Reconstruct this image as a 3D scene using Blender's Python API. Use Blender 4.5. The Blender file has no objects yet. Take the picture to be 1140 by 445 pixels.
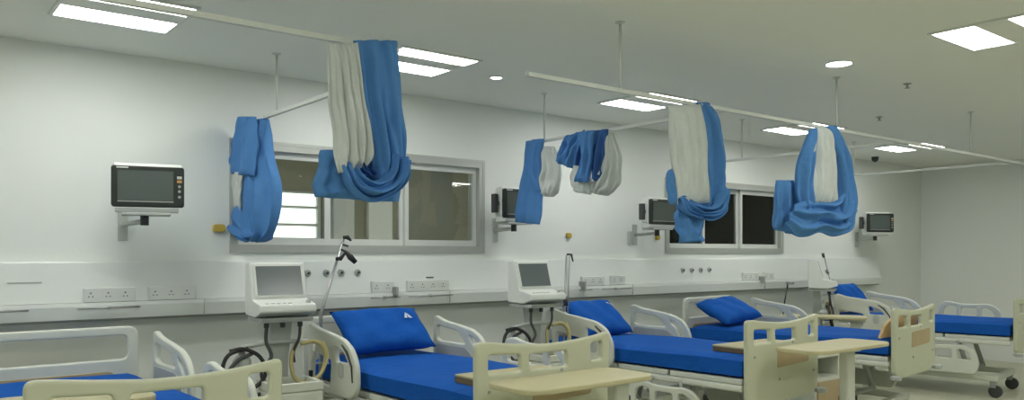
import bpy, bmesh, math, random
from mathutils import Vector, Matrix
random.seed(7)
PI = math.pi
COL = bpy.context.scene.collection
CAMH = 1.5
YAW = math.radians(38.4)
SY, CY = math.sin(YAW), math.cos(YAW)
FOC = 896.0

# ------------------------------------------------------------------ materials
def new_mat(name):
    m = bpy.data.materials.new(name); m.use_nodes = True
    return m, m.node_tree.nodes, m.node_tree.links, m.node_tree.nodes['Principled BSDF']

def mat(name, col, rough=0.5, metal=0.0, var=0.06, scale=6.0, bump=0.0, bscale=60.0, spec=0.5, sheen=0.0):
    m, n, l, b = new_mat(name)
    tc = n.new('ShaderNodeTexCoord')
    no = n.new('ShaderNodeTexNoise'); no.inputs['Scale'].default_value = scale; no.inputs['Detail'].default_value = 4
    l.new(tc.outputs['Object'], no.inputs['Vector'])
    mx = n.new('ShaderNodeMix'); mx.data_type = 'RGBA'
    mx.inputs[6].default_value = (*[c * (1 - var) for c in col], 1)
    mx.inputs[7].default_value = (*[min(1, c * (1 + var)) for c in col], 1)
    l.new(no.outputs['Fac'], mx.inputs[0]); l.new(mx.outputs[2], b.inputs['Base Color'])
    b.inputs['Roughness'].default_value = rough; b.inputs['Metallic'].default_value = metal
    b.inputs['Specular IOR Level'].default_value = spec
    if sheen: b.inputs['Sheen Weight'].default_value = sheen
    if bump:
        n2 = n.new('ShaderNodeTexNoise'); n2.inputs['Scale'].default_value = bscale
        l.new(tc.outputs['Object'], n2.inputs['Vector'])
        bp = n.new('ShaderNodeBump'); bp.inputs['Strength'].default_value = bump; bp.inputs['Distance'].default_value = 0.01
        l.new(n2.outputs['Fac'], bp.inputs['Height']); l.new(bp.outputs['Normal'], b.inputs['Normal'])
    return m

def emis(name, col, st):
    m, n, l, b = new_mat(name)
    b.inputs['Base Color'].default_value = (.9, .9, .9, 1)
    b.inputs['Emission Color'].default_value = (*col, 1); b.inputs['Emission Strength'].default_value = st
    return m

def glass_mat(name, tint=(.93, .95, .93)):
    m = bpy.data.materials.new(name); m.use_nodes = True
    n, l = m.node_tree.nodes, m.node_tree.links; n.clear()
    o = n.new('ShaderNodeOutputMaterial'); mx = n.new('ShaderNodeMixShader'); f = n.new('ShaderNodeFresnel'); f.inputs[0].default_value = 1.5
    t = n.new('ShaderNodeBsdfTransparent'); t.inputs[0].default_value = (*tint, 1)
    g = n.new('ShaderNodeBsdfGlossy'); g.inputs['Roughness'].default_value = 0.02
    l.new(f.outputs[0], mx.inputs[0]); l.new(t.outputs[0], mx.inputs[1]); l.new(g.outputs[0], mx.inputs[2]); l.new(mx.outputs[0], o.inputs[0])
    return m

def cloth_mat(name, col, trans=0.0):
    m, n, l, b = new_mat(name)
    tc = n.new('ShaderNodeTexCoord')
    wv = n.new('ShaderNodeTexNoise'); wv.inputs['Scale'].default_value = 9; wv.inputs['Detail'].default_value = 5
    l.new(tc.outputs['Object'], wv.inputs['Vector'])
    mx = n.new('ShaderNodeMix'); mx.data_type = 'RGBA'
    mx.inputs[6].default_value = (*[c * .9 for c in col], 1); mx.inputs[7].default_value = (*[min(1, c * 1.1) for c in col], 1)
    l.new(wv.outputs['Fac'], mx.inputs[0]); l.new(mx.outputs[2], b.inputs['Base Color'])
    b.inputs['Roughness'].default_value = .8; b.inputs['Specular IOR Level'].default_value = .12
    n2 = n.new('ShaderNodeTexNoise'); n2.inputs['Scale'].default_value = 14; n2.inputs['Detail'].default_value = 6
    l.new(tc.outputs['Object'], n2.inputs['Vector'])
    bp = n.new('ShaderNodeBump'); bp.inputs['Strength'].default_value = .35; bp.inputs['Distance'].default_value = .03
    l.new(n2.outputs['Fac'], bp.inputs['Height']); l.new(bp.outputs['Normal'], b.inputs['Normal'])
    return m

M = dict(
    wall=mat('wall_paint', (.82, .855, .82), .55, var=.02, scale=1.2, bump=.05, bscale=40),
    ceil=mat('ceiling_paint', (.86, .88, .81), .7, var=.02, scale=1.0),
    floor=mat('vinyl_floor', (.56, .56, .42), .35, var=.08, scale=3),
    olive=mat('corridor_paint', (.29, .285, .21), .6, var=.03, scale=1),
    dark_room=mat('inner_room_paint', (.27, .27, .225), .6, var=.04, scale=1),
    trunk=mat('trunking_enamel', (.74, .78, .75), .35, var=.01, scale=1),
    alu=mat('window_aluminium', (.50, .52, .49), .4, metal=.35, var=.04),
    alu_w=mat('white_frame_enamel', (.70, .73, .70), .4, var=.02),
    white=mat('white_plastic', (.74, .77, .73), .4, var=.02),
    cream=mat('cream_abs_plastic', (.58, .60, .44), .42, var=.03),
    creamlite=mat('pale_moulded_plastic', (.69, .715, .625), .38, var=.02),
    grey=mat('grey_plastic', (.34, .36, .34), .45),
    lgrey=mat('light_grey_panel', (.47, .50, .47), .5),
    dark=mat('dark_grey_plastic', (.045, .05, .05), .45),
    black=mat('black_rubber', (.015, .016, .016), .55),
    bezel=mat('black_bezel', (.018, .024, .022), .35),
    screen=mat('dark_screen_glass', (.085, .105, .10), .12, var=.05, spec=.8),
    screen2=mat('grey_screen_glass', (.13, .155, .155), .2, var=.05, spec=.6),
    steel=mat('brushed_steel', (.45, .46, .45), .3, metal=.9),
    rail=mat('painted_rail', (.62, .65, .60), .4, var=.02),
    beech=mat('bright_beech', (.66, .45, .22), .45, var=.1, scale=9),
    tan=mat('beech_laminate', (.47, .37, .21), .45, var=.12, scale=9),
    ttop=mat('table_laminate', (.55, .51, .30), .4, var=.05, scale=5),
    tedge=mat('dark_wood_edge', (.17, .12, .06), .5, var=.2),
    sheet=cloth_mat('royal_blue_sheet', (.009, .098, .43)),
    cblue=cloth_mat('blue_curtain_cloth', (.090, .245, .54)),
    cdark=cloth_mat('dark_blue_curtain_cloth', (.05, .13, .36)),  # darker copy of the curtain blue, shade of hollows put into its colour
    net=cloth_mat('white_net_cloth', (.61, .65, .62)),
    yellow=mat('yellow_plastic', (.52, .37, .06), .45),
    hose=mat('yellow_hose', (.50, .44, .20), .45),
    mark=mat('pale_print', (.55, .68, .80), .6),
    orange=mat('amber_key', (.55, .30, .10), .5),
    keyw=mat('pale_key', (.55, .58, .52), .5),
    lamp=emis('lamp_diffuser', (1.0, 1.0, .96), 13.0),
    spot=emis('downlight_lens', (1.0, 1.0, .95), 7.0),
    glass=glass_mat('window_glass'),
)

# ------------------------------------------------------------------ helpers
def link(o): COL.objects.link(o); return o

def obj(name, bm, m, parent=None, smooth=False, bevel=0.0, seg=2):
    me = bpy.data.meshes.new(name)
    bmesh.ops.recalc_face_normals(bm, faces=bm.faces)
    bm.to_mesh(me); bm.free()
    mats = m if isinstance(m, (list, tuple)) else [m]
    for q in mats: me.materials.append(q)
    if smooth:
        for p in me.polygons: p.use_smooth = True
    o = bpy.data.objects.new(name, me); link(o)
    if parent: o.parent = parent
    if bevel:
        b = o.modifiers.new('bevel', 'BEVEL'); b.width = bevel; b.segments = seg; b.limit_method = 'ANGLE'; b.angle_limit = .6
        for p in me.polygons: p.use_smooth = True
        w = o.modifiers.new('wn', 'WEIGHTED_NORMAL'); w.keep_sharp = True
    return o

def thing(name, label, cat, loc=(0, 0, 0), rz=0, group=None):
    o = bpy.data.objects.new(name, None); link(o)
    o.empty_display_size = .1
    o.location = loc; o.rotation_euler = (0, 0, rz); tag(o, label, cat, group)
    return o

def tag(o, label, cat, group=None):
    o['label'] = label; o['category'] = cat
    if group: o['group'] = group
    return o

def struct(o): o['kind'] = 'structure'; return o

def dup(root, loc, rz, label, group=None):
    r = root.copy(); link(r); r.location = loc; r.rotation_euler = (0, 0, rz); r['label'] = label
    if group: r['group'] = group
    for ch in list(root.children):
        c = ch.copy(); link(c); c.parent = r
        for g in list(ch.children):
            d = g.copy(); link(d); d.parent = c
    return r

def box(bm, x0, x1, y0, y1, z0, z1, mi=0, rot=None, piv=None):
    vs = [bm.verts.new((x, y, z)) for x in (x0, x1) for y in (y0, y1) for z in (z0, z1)]
    fs = [(0, 1, 3, 2), (4, 6, 7, 5), (0, 4, 5, 1), (2, 3, 7, 6), (0, 2, 6, 4), (1, 5, 7, 3)]
    for f in fs: bm.faces.new([vs[i] for i in f]).material_index = mi
    if rot is not None:
        bmesh.ops.rotate(bm, verts=vs, cent=piv or ((x0+x1)/2, (y0+y1)/2, (z0+z1)/2), matrix=rot)
    return vs

def bx(*a, **k):
    bm = bmesh.new(); box(bm, *a, **k); return bm

def catmull(pts, n):
    P = [Vector(p) for p in pts]
    if len(P) == 2: return [P[0].lerp(P[1], i/(n-1)) for i in range(n)]
    P = [2*P[0]-P[1]] + P + [2*P[-1]-P[-2]]
    out = []; S = len(P)-3
    for i in range(n):
        t = i/(n-1)*S; k = min(int(t), S-1); f = t-k
        a, b, c, d = P[k:k+4]
        out.append(.5*((2*b)+(c-a)*f+(2*a-5*b+4*c-d)*f*f+(3*b-a-3*c+d)*f**3))
    return out

def tube(bm, pts, r, n=10, smooth=0, mi=0, caps=True):
    """tube along points; r scalar or list"""
    if smooth: pts = catmull(pts, smooth)
    P = [Vector(p) for p in pts]; rings = []
    up = Vector((0, 0, 1)); prev = None
    for i, p in enumerate(P):
        t = (P[min(i+1, len(P)-1)]-P[max(i-1, 0)]).normalized()
        if prev is None:
            a = t.cross(up) if abs(t.dot(up)) < .95 else t.cross(Vector((1, 0, 0)))
        else: a = prev - t*prev.dot(t)
        a.normalize(); prev = a; b = t.cross(a)
        rr = r[i] if isinstance(r, (list, tuple)) else r
        rings.append([bm.verts.new(p + (a*math.cos(2*PI*k/n)+b*math.sin(2*PI*k/n))*rr) for k in range(n)])
    for i in range(len(rings)-1):
        for k in range(n):
            f = bm.faces.new((rings[i][k], rings[i][(k+1) % n], rings[i+1][(k+1) % n], rings[i+1][k])); f.material_index = mi; f.smooth = True
    if caps:
        bm.faces.new(rings[0]).material_index = mi; bm.faces.new(rings[-1][::-1]).material_index = mi

def tb(*a, **k):
    bm = bmesh.new(); tube(bm, *a, **k); return bm

def lathe(bm, prof, c=(0, 0, 0), n=24, axis='Z', mi=0):
    rings = []
    for r, h in prof:
        ring = []
        for k in range(n):
            a = 2*PI*k/n; x, y = max(r, 1e-4)*math.cos(a), max(r, 1e-4)*math.sin(a)
            v = {'Z': (x, y, h), 'Y': (x, h, y), 'X': (h, x, y)}[axis]
            ring.append(bm.verts.new((v[0]+c[0], v[1]+c[1], v[2]+c[2])))
        rings.append(ring)
    for i in range(len(rings)-1):
        for k in range(n):
            f = bm.faces.new((rings[i][k], rings[i][(k+1) % n], rings[i+1][(k+1) % n], rings[i+1][k])); f.material_index = mi
    bm.faces.new(rings[0]).material_index = mi; bm.faces.new(rings[-1]).material_index = mi

def prism(bm, poly, a0, a1, axis='X', mi=0):
    """poly: list of 2D; extruded along the axis. X: (y,z); Y: (x,z); Z: (x,y)"""
    def m3(p, a): return {'X': (a, p[0], p[1]), 'Y': (p[0], a, p[1]), 'Z': (p[0], p[1], a)}[axis]
    A = [bm.verts.new(m3(p, a0)) for p in poly]; B = [bm.verts.new(m3(p, a1)) for p in poly]
    n = len(poly)
    bm.faces.new(A).material_index = mi; bm.faces.new(B[::-1]).material_index = mi
    for i in range(n): bm.faces.new((A[i], A[(i+1) % n], B[(i+1) % n], B[i])).material_index = mi

def rounded(pts, r, n=5):
    """round the corners of a 2D polygon"""
    out = []; N = len(pts)
    for i in range(N):
        p = Vector(pts[i]); a = Vector(pts[i-1]); b = Vector(pts[(i+1) % N])
        rr = r[i] if isinstance(r, (list, tuple)) else r
        da, db = (a-p), (b-p); rr = min(rr, da.length*.48, db.length*.48)
        s, e = p+da.normalized()*rr, p+db.normalized()*rr
        for k in range(n+1):
            t = k/n; q = s*(1-t)**2 + p*2*t*(1-t) + e*t*t; out.append((q.x, q.y))
    return out

def plate(name, loops, thick, bev, m, parent, axis, at=0.0):
    """solid plate with holes from 2D loops, rounded edges. axis Y: (x,z) loops; axis X: (y,z); axis Z: (x,y)"""
    cu = bpy.data.curves.new('tmp', 'CURVE'); cu.dimensions = '2D'; cu.fill_mode = 'BOTH'
    cu.extrude = max(thick/2-bev, 1e-4); cu.bevel_depth = bev; cu.bevel_resolution = 2; cu.offset = -bev
    for lp in loops:
        s = cu.splines.new('POLY'); s.points.add(len(lp)-1)
        for i, p in enumerate(lp): s.points[i].co = (p[0], p[1], 0, 1)
        s.use_cyclic_u = True
    t = bpy.data.objects.new('tmp', cu); link(t)
    dg = bpy.context.evaluated_depsgraph_get(); dg.update()
    me = bpy.data.meshes.new_from_object(t.evaluated_get(dg))
    bpy.data.objects.remove(t); bpy.data.curves.remove(cu)
    mt = {'Y': Matrix(((1, 0, 0, 0), (0, 0, -1, at), (0, 1, 0, 0), (0, 0, 0, 1))),
          'X': Matrix(((0, 0, 1, at), (1, 0, 0, 0), (0, 1, 0, 0), (0, 0, 0, 1))),
          'Z': Matrix(((1, 0, 0, 0), (0, 1, 0, 0), (0, 0, 1, at), (0, 0, 0, 1)))}[axis]
    me.transform(mt); me.name = name
    bm = bmesh.new(); bm.from_mesh(me); bmesh.ops.remove_doubles(bm, verts=bm.verts, dist=1e-5)
    bmesh.ops.recalc_face_normals(bm, faces=bm.faces); bm.to_mesh(me); bm.free()
    me.materials.clear(); me.materials.append(m)
    o = bpy.data.objects.new(name, me); link(o)
    if parent: o.parent = parent
    for p in me.polygons: p.use_smooth = False
    return o

def rrect(x0, x1, y0, y1, r, n=5): return rounded([(x0, y0), (x1, y0), (x1, y1), (x0, y1)], r, n)

def P(x, y, ax, c):
    """point of the place measured on the photograph, on the plane X=c (ax 0), Y=c (ax 1) or Z=c (ax 2)"""
    u = (x-570)/FOC; v = (283-y)/FOC
    d = Vector((SY+CY*u, CY-SY*u, v))
    t = (c-CAMH)/d.z if ax == 2 else c/d[ax]
    return Vector((d.x*t, d.y*t, d.z*t+CAMH))

# ------------------------------------------------------------------ room
WY = 5.7; CZ = 2.81; X0, X1, Y0 = -3.2, 12.4, -3.0
struct(obj('floor', bx(X0-.2, X1+.2, Y0-.2, 9.2, -.1, 0), M['floor']))
struct(obj('ceiling', bx(X0-.2, X1+.2, Y0-.2, WY+.2, CZ, CZ+.1), M['ceil']))
W1 = (1.99, 4.18); W2 = (6.62, 8.75); WZ = (1.535, 2.30)
bm = bmesh.new()
for a, b in ((X0, W1[0]), (W1[1], W2[0]), (W2[1], X1)): box(bm, a, b, WY, WY+.2, 0, CZ)
for a, b in (W1, W2): box(bm, a, b, WY, WY+.2, 0, WZ[0]); box(bm, a, b, WY, WY+.2, WZ[1], CZ)
struct(obj('wall_back', bm, M['wall']))
struct(obj('wall_right', bx(X1, X1+.2, Y0, WY+.2, 0, CZ), M['wall']))
struct(obj('wall_left', bx(X0-.2, X0, Y0, WY+.2, 0, CZ), M['wall']))
struct(obj('wall_front', bx(X0-.2, X1+.2, Y0-.2, Y0, 0, CZ), M['wall']))
struct(obj('baseboard_back', bx(X0, X1, WY-.015, WY, 0, .1), M['lgrey']))

# corridor and inner room seen through the two windows
FY = 8.6
bm = bmesh.new()
ow = (3.1, 4.03, 1.45, 2.22)
box(bm, .5, ow[0], FY, FY+.15, 0, 2.81); box(bm, ow[1], 6.4, FY, FY+.15, 0, 2.81)
box(bm, ow[0], ow[1], FY, FY+.15, 0, ow[2]); box(bm, ow[0], ow[1], FY, FY+.15, ow[3], 2.81)
struct(obj('wall_corridor', bm, M['olive']))
struct(obj('ceiling_corridor', bx(.4, X1, WY+.2, FY+.2, 2.81, 2.9), M['ceil']))
struct(obj('wall_corridor_side', bx(.3, .5, WY+.2, FY+.15, 0, 2.81), M['olive']))
struct(obj('wall_partition', bx(6.4, 6.5, WY+.2, FY+.15, 0, 2.81), M['olive']))
struct(obj('wall_inner_room', bx(6.5, X1, FY, FY+.15, 0, 2.81), M['dark_room']))
struct(obj('wall_inner_room_side', bx(X1, X1+.1, WY+.2, FY+.15, 0, 2.81), M['dark_room']))
# daylight window of the corridor with bars
bm = bmesh.new()
for a, b in ((ow[0], ow[0]+.04), (ow[1]-.04, ow[1])): box(bm, a, b, FY+.03, FY+.09, ow[2], ow[3])
for z in (ow[2], 1.66, 1.82, 2.02, ow[3]-.03): box(bm, ow[0]+.04, ow[1]-.04, FY+.03, FY+.09, z, z+.03)
w3 = struct(obj('window_3', bm, M['alu_w']))
obj('glass_pane', bx(ow[0]+.04, ow[1]-.04, FY+.055, FY+.06, ow[2]+.03, ow[3]-.03), M['glass'], w3)
# pale column in the corridor
struct(obj('trim_1', bx(4.12, 4.38, FY-.12, FY, 0, 2.81), M['alu_w']))
struct(obj('trim_2', bx(4.60, 4.92, FY-.06, FY, 0, 2.81), M['wall']))
dr = struct(obj('door_1', bx(9.6, 10.25, FY-.05, FY, 0, 2.15), M['lgrey'], bevel=.005))
obj('door_handle', tb([(9.68, FY-.05, 1.75), (9.68, FY-.1, 1.75), (9.80, FY-.1, 1.75)], .012, 8), M['dark'], dr)

def window(name, a, b, zs, ypl, splits):
    z0, z1 = zs
    bm = bmesh.new(); t = .045
    for p, q, r, s in ((a+t*.8, b-t*.8, z0-.0, z0+.035), (a+t*.8, b-t*.8, z1-t, z1), (a, a+t*.8, z0, z1), (b-t*.8, b, z0, z1)):
        box(bm, p, q, WY-.012, WY+.16, r, s)
    for p, q, r, s in ((a-.022, b+.022, z1, z1+.022), (a-.022, b+.022, z0-.022, z0), (a-.022, a, z0, z1), (b, b+.022, z0, z1)):
        box(bm, p, q, WY-.016, WY-.001, r, s)
    w = struct(obj(name, bm, M['alu']))
    z0 += .035; z1 -= t; a += t*.8; b -= t*.8
    for i, (s0, s1) in enumerate(zip(splits[:-1], splits[1:])):
        y = WY+.03+(.035 if i % 2 else 0)
        fw = .034
        bm = bmesh.new()
        box(bm, s0, s0+fw, y, y+.03, z0, z1); box(bm, s1-fw, s1, y, y+.03, z0, z1)
        box(bm, s0+fw, s1-fw, y, y+.03, z0, z0+.05); box(bm, s0+fw, s1-fw, y, y+.03, z1-.05, z1)
        f = obj('window_sash', bm, M['alu_w'], w)
        obj('glass_pane', bx(s0+fw, s1-fw, y+.012, y+.018, z0+.05, z1-.05), M['glass'], f)
    return w
window('window_1', *W1, WZ, WY, (2.03, 2.74, 3.42, 4.14))
window('window_2', *W2, WZ, WY, (6.66, 7.30, 7.96, 8.71))

# ------------------------------------------------------------------ bedhead trunking
tr = thing('bedhead_panel', 'long off-white bedhead service panel fixed along the wall below the windows', 'wall panel', (0, WY, 0))
def face_y(z):
    """front face of the sloping cover (local y)"""
    return -.055-.055*(1.45-z)/(1.45-1.20)
bm = bmesh.new(); prism(bm, [(0, 1.455), (-.05, 1.455), (-.055, 1.445), (-.11, 1.20), (0, 1.20)], X0+.01, 10.97)
obj('cover', bm, M['trunk'], tr)
bm = bmesh.new(); prism(bm, [(0, 1.198), (-.135, 1.198), (-.14, 1.175), (-.13, 1.095), (0, 1.095)], X0+.01, 10.97)
obj('lower_raceway', bm, M['trunk'], tr)
bm = bmesh.new(); box(bm, X0+.01, 10.95, -.10, 0, 1.078, 1.093)
obj('shadow_gap_strip', bm, M['grey'], tr)
for x in (-.2, 1.75, 3.75, 5.95, 8.2):
    bm = bmesh.new(); box(bm, x-.001, x+.001, -.1415, -.13, 1.10, 1.196); obj('seam', bm, M['grey'], tr)
def sockets(xc, n, z=1.205, w=.12, switched=True):
    """a strip of three-pin socket plates tilted with the cover"""
    W = n*w
    y = -.107
    pl = obj('socket_plate', bx(xc-W/2, xc+W/2, y-.02, y+.01, z-.005, z+.085), M['white'], tr, bevel=.006)
    for k in range(n):
        cx = xc-W/2+w*(k+.5)
        bm = bmesh.new()
        box(bm, cx-w*.36, cx+w*.36, y-.0215, y-.0185, z+.014, z+.068)
        for dx, dz, r in ((0, .052, .005), (-.011, .030, .004), (.011, .030, .004)):
            lathe(bm, [(r, 0), (r, -.0015)], (cx+dx-.010, y-.0216, z+dz), 8, 'Y', 1)
        obj('socket', bm, [M['trunk'], M['dark']], pl)
for xc, n in ((1.17, 3), (1.55, 3), (3.13, 2), (3.55, 4), (5.42, 3), (5.76, 2), (7.95, 3), (8.3, 2), (.05, 3)): sockets(xc, n, w=.10)
def gas(xc, z=1.36):
    y = face_y(z)
    bm = bmesh.new(); lathe(bm, [(.026, .004), (.026, -.012), (.020, -.018), (.020, -.012), (.010, -.012), (.010, -.022), (.004, -.022)], (xc, y, z), 20, 'Y')
    o = obj('gas_outlet', bm, M['lgrey'], tr, smooth=False)
    bm = bmesh.new(); lathe(bm, [(.0095, -.0225), (.0095, -.028), (.003, -.030)], (xc, y, z), 16, 'Y')
    obj('outlet_socket', bm, M['dark'], o)
for x in (2.52, 2.67, 2.79, 2.93): gas(x)
for x in (6.78, 6.93, 7.08, 7.23): gas(x, 1.33)
for x0_, x1_ in ((3.0, 3.26), (5.2, 5.36), (.35, .72), (.98, 1.34), (3.34, 3.76), (5.5, 5.9)):
    obj('equipment_rail', tb([(x0_, -.165, 1.165), (x1_, -.165, 1.165)], .006, 8), M['steel'], tr)
    obj('rail_bracket', bx((x0_+x1_)/2-.01, (x0_+x1_)/2+.01, -.165, -.12, 1.155, 1.175), M['steel'], tr)
for x in (3.22, 5.25, 8.12):
    bm = bmesh.new(); box(bm, x-.012, x+.012, -.19, -.11, 1.17, 1.245); obj('flowmeter_clip', bm, M['grey'], tr, bevel=.006)
obj('label_slot', bx(3.55, 3.62, face_y(1.31)-.006, -.06, 1.305, 1.315), M['dark'], tr)
obj('label_slot', bx(.62, .80, face_y(1.33)-.004, -.06, 1.325, 1.333), M['lgrey'], tr)

# small wall fittings
def wall_box(name, label, cat, px, py, w, h, m, d=.03):
    p = P(px, py, 1, WY)
    o = plate(name, [rrect(-w/2, w/2, -h/2, h/2, min(w, h)*.4)], d, .006, m, None, 'Y', -d/2)
    o.location = p; tag(o, label, cat); return o
wall_box('nurse_call_button', 'yellow oval call button on the wall left of the first window', 'button', 243, 254, .085, .055, M['yellow'])
wall_box('nurse_call_button', 'small yellow call button on the wall between the two windows', 'button', 632, 262, .06, .05, M['yellow'])
wall_box('nurse_call_button', 'tiny yellow call button just under the shelf of the third monitor from left', 'button', 731, 264, .05, .06, M['yellow'])
wall_box('switch_box', 'small pale grey box on the wall left of the second window', 'switch', 700, 265, .05, .14, M['lgrey'])
cdm = obj('security_camera', bmesh.new(), M['dark'])
bm = bmesh.new(); lathe(bm, [(.045, 0), (.045, -.02), (.04, -.045), (.02, -.065), (.003, -.07)], (0, 0, 0), 20); bm.to_mesh(cdm.data); bm.free()
cdm.location = (10.55, 5.45, CZ); tag(cdm, 'small black dome camera high up near the wall at the right', 'camera')

# ------------------------------------------------------------------ ceiling fittings
def luminaire(loc):
    t = thing('ceiling_light', '', 'ceiling light', loc)
    h = .31
    bm = bmesh.new()
    for a in ((-h, h, -h, -h+.02), (-h, h, h-.02, h), (-h, -h+.02, -h+.02, h-.02), (h-.02, h, -h+.02, h-.02)): box(bm, *a, -.012, 0)
    obj('frame', bm, M['white'], t)
    obj('louvre', bx(-h+.02, h-.02, -.115, .06, -.010, 0), M['ceil'], t)
    obj('diffuser', bx(-h+.02, h-.02, .06, h-.02, -.008, 0), M['lamp'], t)
    obj('diffuser', bx(-h+.02, h-.02, -h+.02, -.115, -.008, 0), M['lamp'], t)
    return t
GL = 'square ceiling lights of two bright strips'
l0 = luminaire((2.9, 4.68, CZ)); l0['group'] = GL
l0['label'] = 'square ceiling light behind the biggest blue curtain, leftmost of the row above the bed heads'
dup(l0, (5.2, 4.68, CZ), 0, 'square ceiling light left of the curtain with a long white upper part', GL)
dup(l0, (7.58, 4.68, CZ), 0, 'square ceiling light just left of the curtain nearest the round downlight', GL)
dup(l0, (9.9, 4.68, CZ), 0, 'farthest square ceiling light of the row, above the last monitor', GL)
for i, (x, y) in enumerate([(1.05, 4.68), (-1.0, 4.68), (.6, 1.9), (2.9, 1.9), (5.2, 1.9), (7.58, 1.9), (9.9, 1.9), (-1.7, 1.9), (.6, -.9), (3.2, -.9), (5.8, -.9), (8.4, -.9)]):  # lights added beyond the visible row to brighten the left wall and the ward
    dup(l0, (x, y, CZ), 0, ('added square ceiling light at the top left corner, before the nearest monitor' if x > 0 else 'added square ceiling light beyond the left edge of the view') if y > 4 else (
        'added square ceiling light over the aisle beyond the bed feet' if y > 0 else 'added square ceiling light over the far side of the ward'), GL if y > 4 else ('added aisle ceiling lights' if y > 0 else 'added rear ceiling lights'))
def downlight(loc, r, label):
    t = thing('downlight', label, 'ceiling light', loc)
    bm = bmesh.new(); lathe(bm, [(r, 0), (r, -.006), (r*.9, -.010), (r*.86, -.006), (r*.86, 0)], n=32); obj('trim_ring', bm, M['white'], t)
    bm = bmesh.new(); lathe(bm, [(r*.85, 0), (r*.85, -.008), (r*.5, -.011), (.001, -.012)], n=32); obj('lens', bm, M['spot'], t)
downlight((5.18, 2.93, CZ), .095, 'round white downlight alone on the ceiling near the right curtain rod')
downlight((3.6, 4.73, CZ), .048, 'tiny round downlight on the ceiling right of the first square light')
for px, py, lb in ((979, 130, 'small grey sprinkler head on the ceiling below the round downlight level'), (1010, 93, 'small grey sprinkler head at the right edge of the ceiling')):
    p = P(px, py, 2, CZ); bm = bmesh.new(); lathe(bm, [(.03, 0), (.03, -.006), (.010, -.01), (.008, -.03), (.02, -.033), (.02, -.036)], n=14)
    o = obj('sprinkler_head', bm, M['grey']); o.location = (p.x, p.y, CZ); tag(o, lb, 'sprinkler')

# ------------------------------------------------------------------ curtain rails
RZ = 2.42; FYR = 3.18
def rail(name_label, p0, p1, rods, r=.012):
    t = thing('curtain_rail', name_label, 'curtain rail', (p0[0], p0[1], RZ))
    d = Vector(p1)-Vector(p0); 
    bm = bmesh.new()
    n = Vector((-d.y, d.x)).normalized()*.013
    prism(bm, [(n.x, n.y), (-n.x, -n.y), (d.x-n.x, d.y-n.y), (d.x+n.x, d.y+n.y)], -.009, .013, 'Z')
    obj('track', bm, M['rail'], t)
    for a in rods:
        q = d*a
        bm = bmesh.new(); tube(bm, [(q.x, q.y, .0175), (q.x, q.y, CZ-RZ-.012)], .0075, 10)
        o = obj('suspension_rod', bm, M['rail'], t)
        bm = bmesh.new(); lathe(bm, [(.028, 0), (.028, -.005), (.010, -.012)], (q.x, q.y, CZ-RZ), 16); obj('ceiling_cup', bm, M['rail'], o)
    return t
LX = 11.2
rail('long white curtain rail running past the bed feet from the middle to the right', (2.62, FYR), (LX, FYR), [(x-2.62)/(LX-2.62) for x in (3.30, 5.59, 7.9, 10.2)])
rail('white curtain rail at the foot of the leftmost bed, ending in the largest curtain', (-.6, FYR), (1.86, FYR), [(x+.6)/2.46 for x in (.3,)])
rail('white curtain rail between the two leftmost beds, ending behind the largest curtain', (2.06, 5.27), (2.06, 3.62), [.12])
rail('white curtain rail left of the second pillow, carrying two small curtains', (4.27, 5.16), (4.27, FYR+.015), [.10])
rail('thin white curtain rail in front of the second window', (6.6, 5.3), (6.6, FYR+.015), [.27])
rail('farthest white curtain rail, beside the last monitor', (8.96, 5.3), (8.96, FYR+.015), [.2])

# ------------------------------------------------------------------ curtains
def drape(L, R, ax, c, off=0.0, thick=.03, pleats=3.0, amp=.010, m='cblue', parent=None, name='curtain_fabric', nl=30, nv=30, seed=0, drift=1.0):
    """closed folded bundle of cloth between two edge lines; it has a front, a back and folds"""
    amp *= 1.5; pleats *= 1.25 if m == 'net' else 1.1
    rnd = random.Random(seed*13+len(L)*7+int(L[0][0]))
    EL, ER = catmull([(p[0], p[1], 0) for p in L], nv), catmull([(p[0], p[1], 0) for p in R], nv)
    N = Vector((-1, 0, 0)) if ax == 0 else Vector((0, -1, 0))
    ph = [rnd.uniform(0, 6.28) for _ in range(5)]
    bm = bmesh.new(); rings = []
    for j in range(nv):
        v = j/(nv-1)
        A, B = P(EL[j].x, EL[j].y, ax, c), P(ER[j].x, ER[j].y, ax, c)
        C, H = (A+B)/2, (B-A)/2
        endf = min(1, (v*6+.35), ((1-v)*8+.25))
        row = []
        for side in (1, -1):
            rng = range(nl) if side == 1 else range(nl-2, 0, -1)
            for i in rng:
                l = -1+2*i/(nl-1)
                th = thick*math.sqrt(max(0, 1-l*l*.995))*endf
                a = PI*pleats*l
                fo = amp*(math.sin(a+ph[0]+drift*v*2.0)*.9+.55*math.sin(a*1.9+ph[1]-v*2.2*drift)+.35*math.sin(5*v+3*l+ph[2])+.25*math.sin(11*v+ph[3]-4*l))
                fo += amp*.8*(abs(math.sin(a*.75+ph[4]+v*2.6*drift+.5*math.sin(6*v)))-.5)
                fo += amp*.35*math.sin(17*v+5*l+ph[2])*math.sin(3*l+ph[1])
                fo = fo*(.45+.55*min(1, v*2.2))
                wob = 1+.03*math.sin(9*v+ph[4])
                row.append(bm.verts.new(C+H*l*wob+N*(off+side*th+fo)))
        rings.append(row)
    K = len(rings[0])
    for j in range(nv-1):
        for k in range(K):
            bm.faces.new((rings[j][k], rings[j][(k+1) % K], rings[j+1][(k+1) % K], rings[j+1][k])).smooth = True
    bm.faces.new(rings[0]); bm.faces.new(rings[-1])
    bmesh.ops.translate(bm, verts=bm.verts, vec=-parent.location)
    o = obj(name, bm, M[m], parent, smooth=True)
    return o

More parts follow.
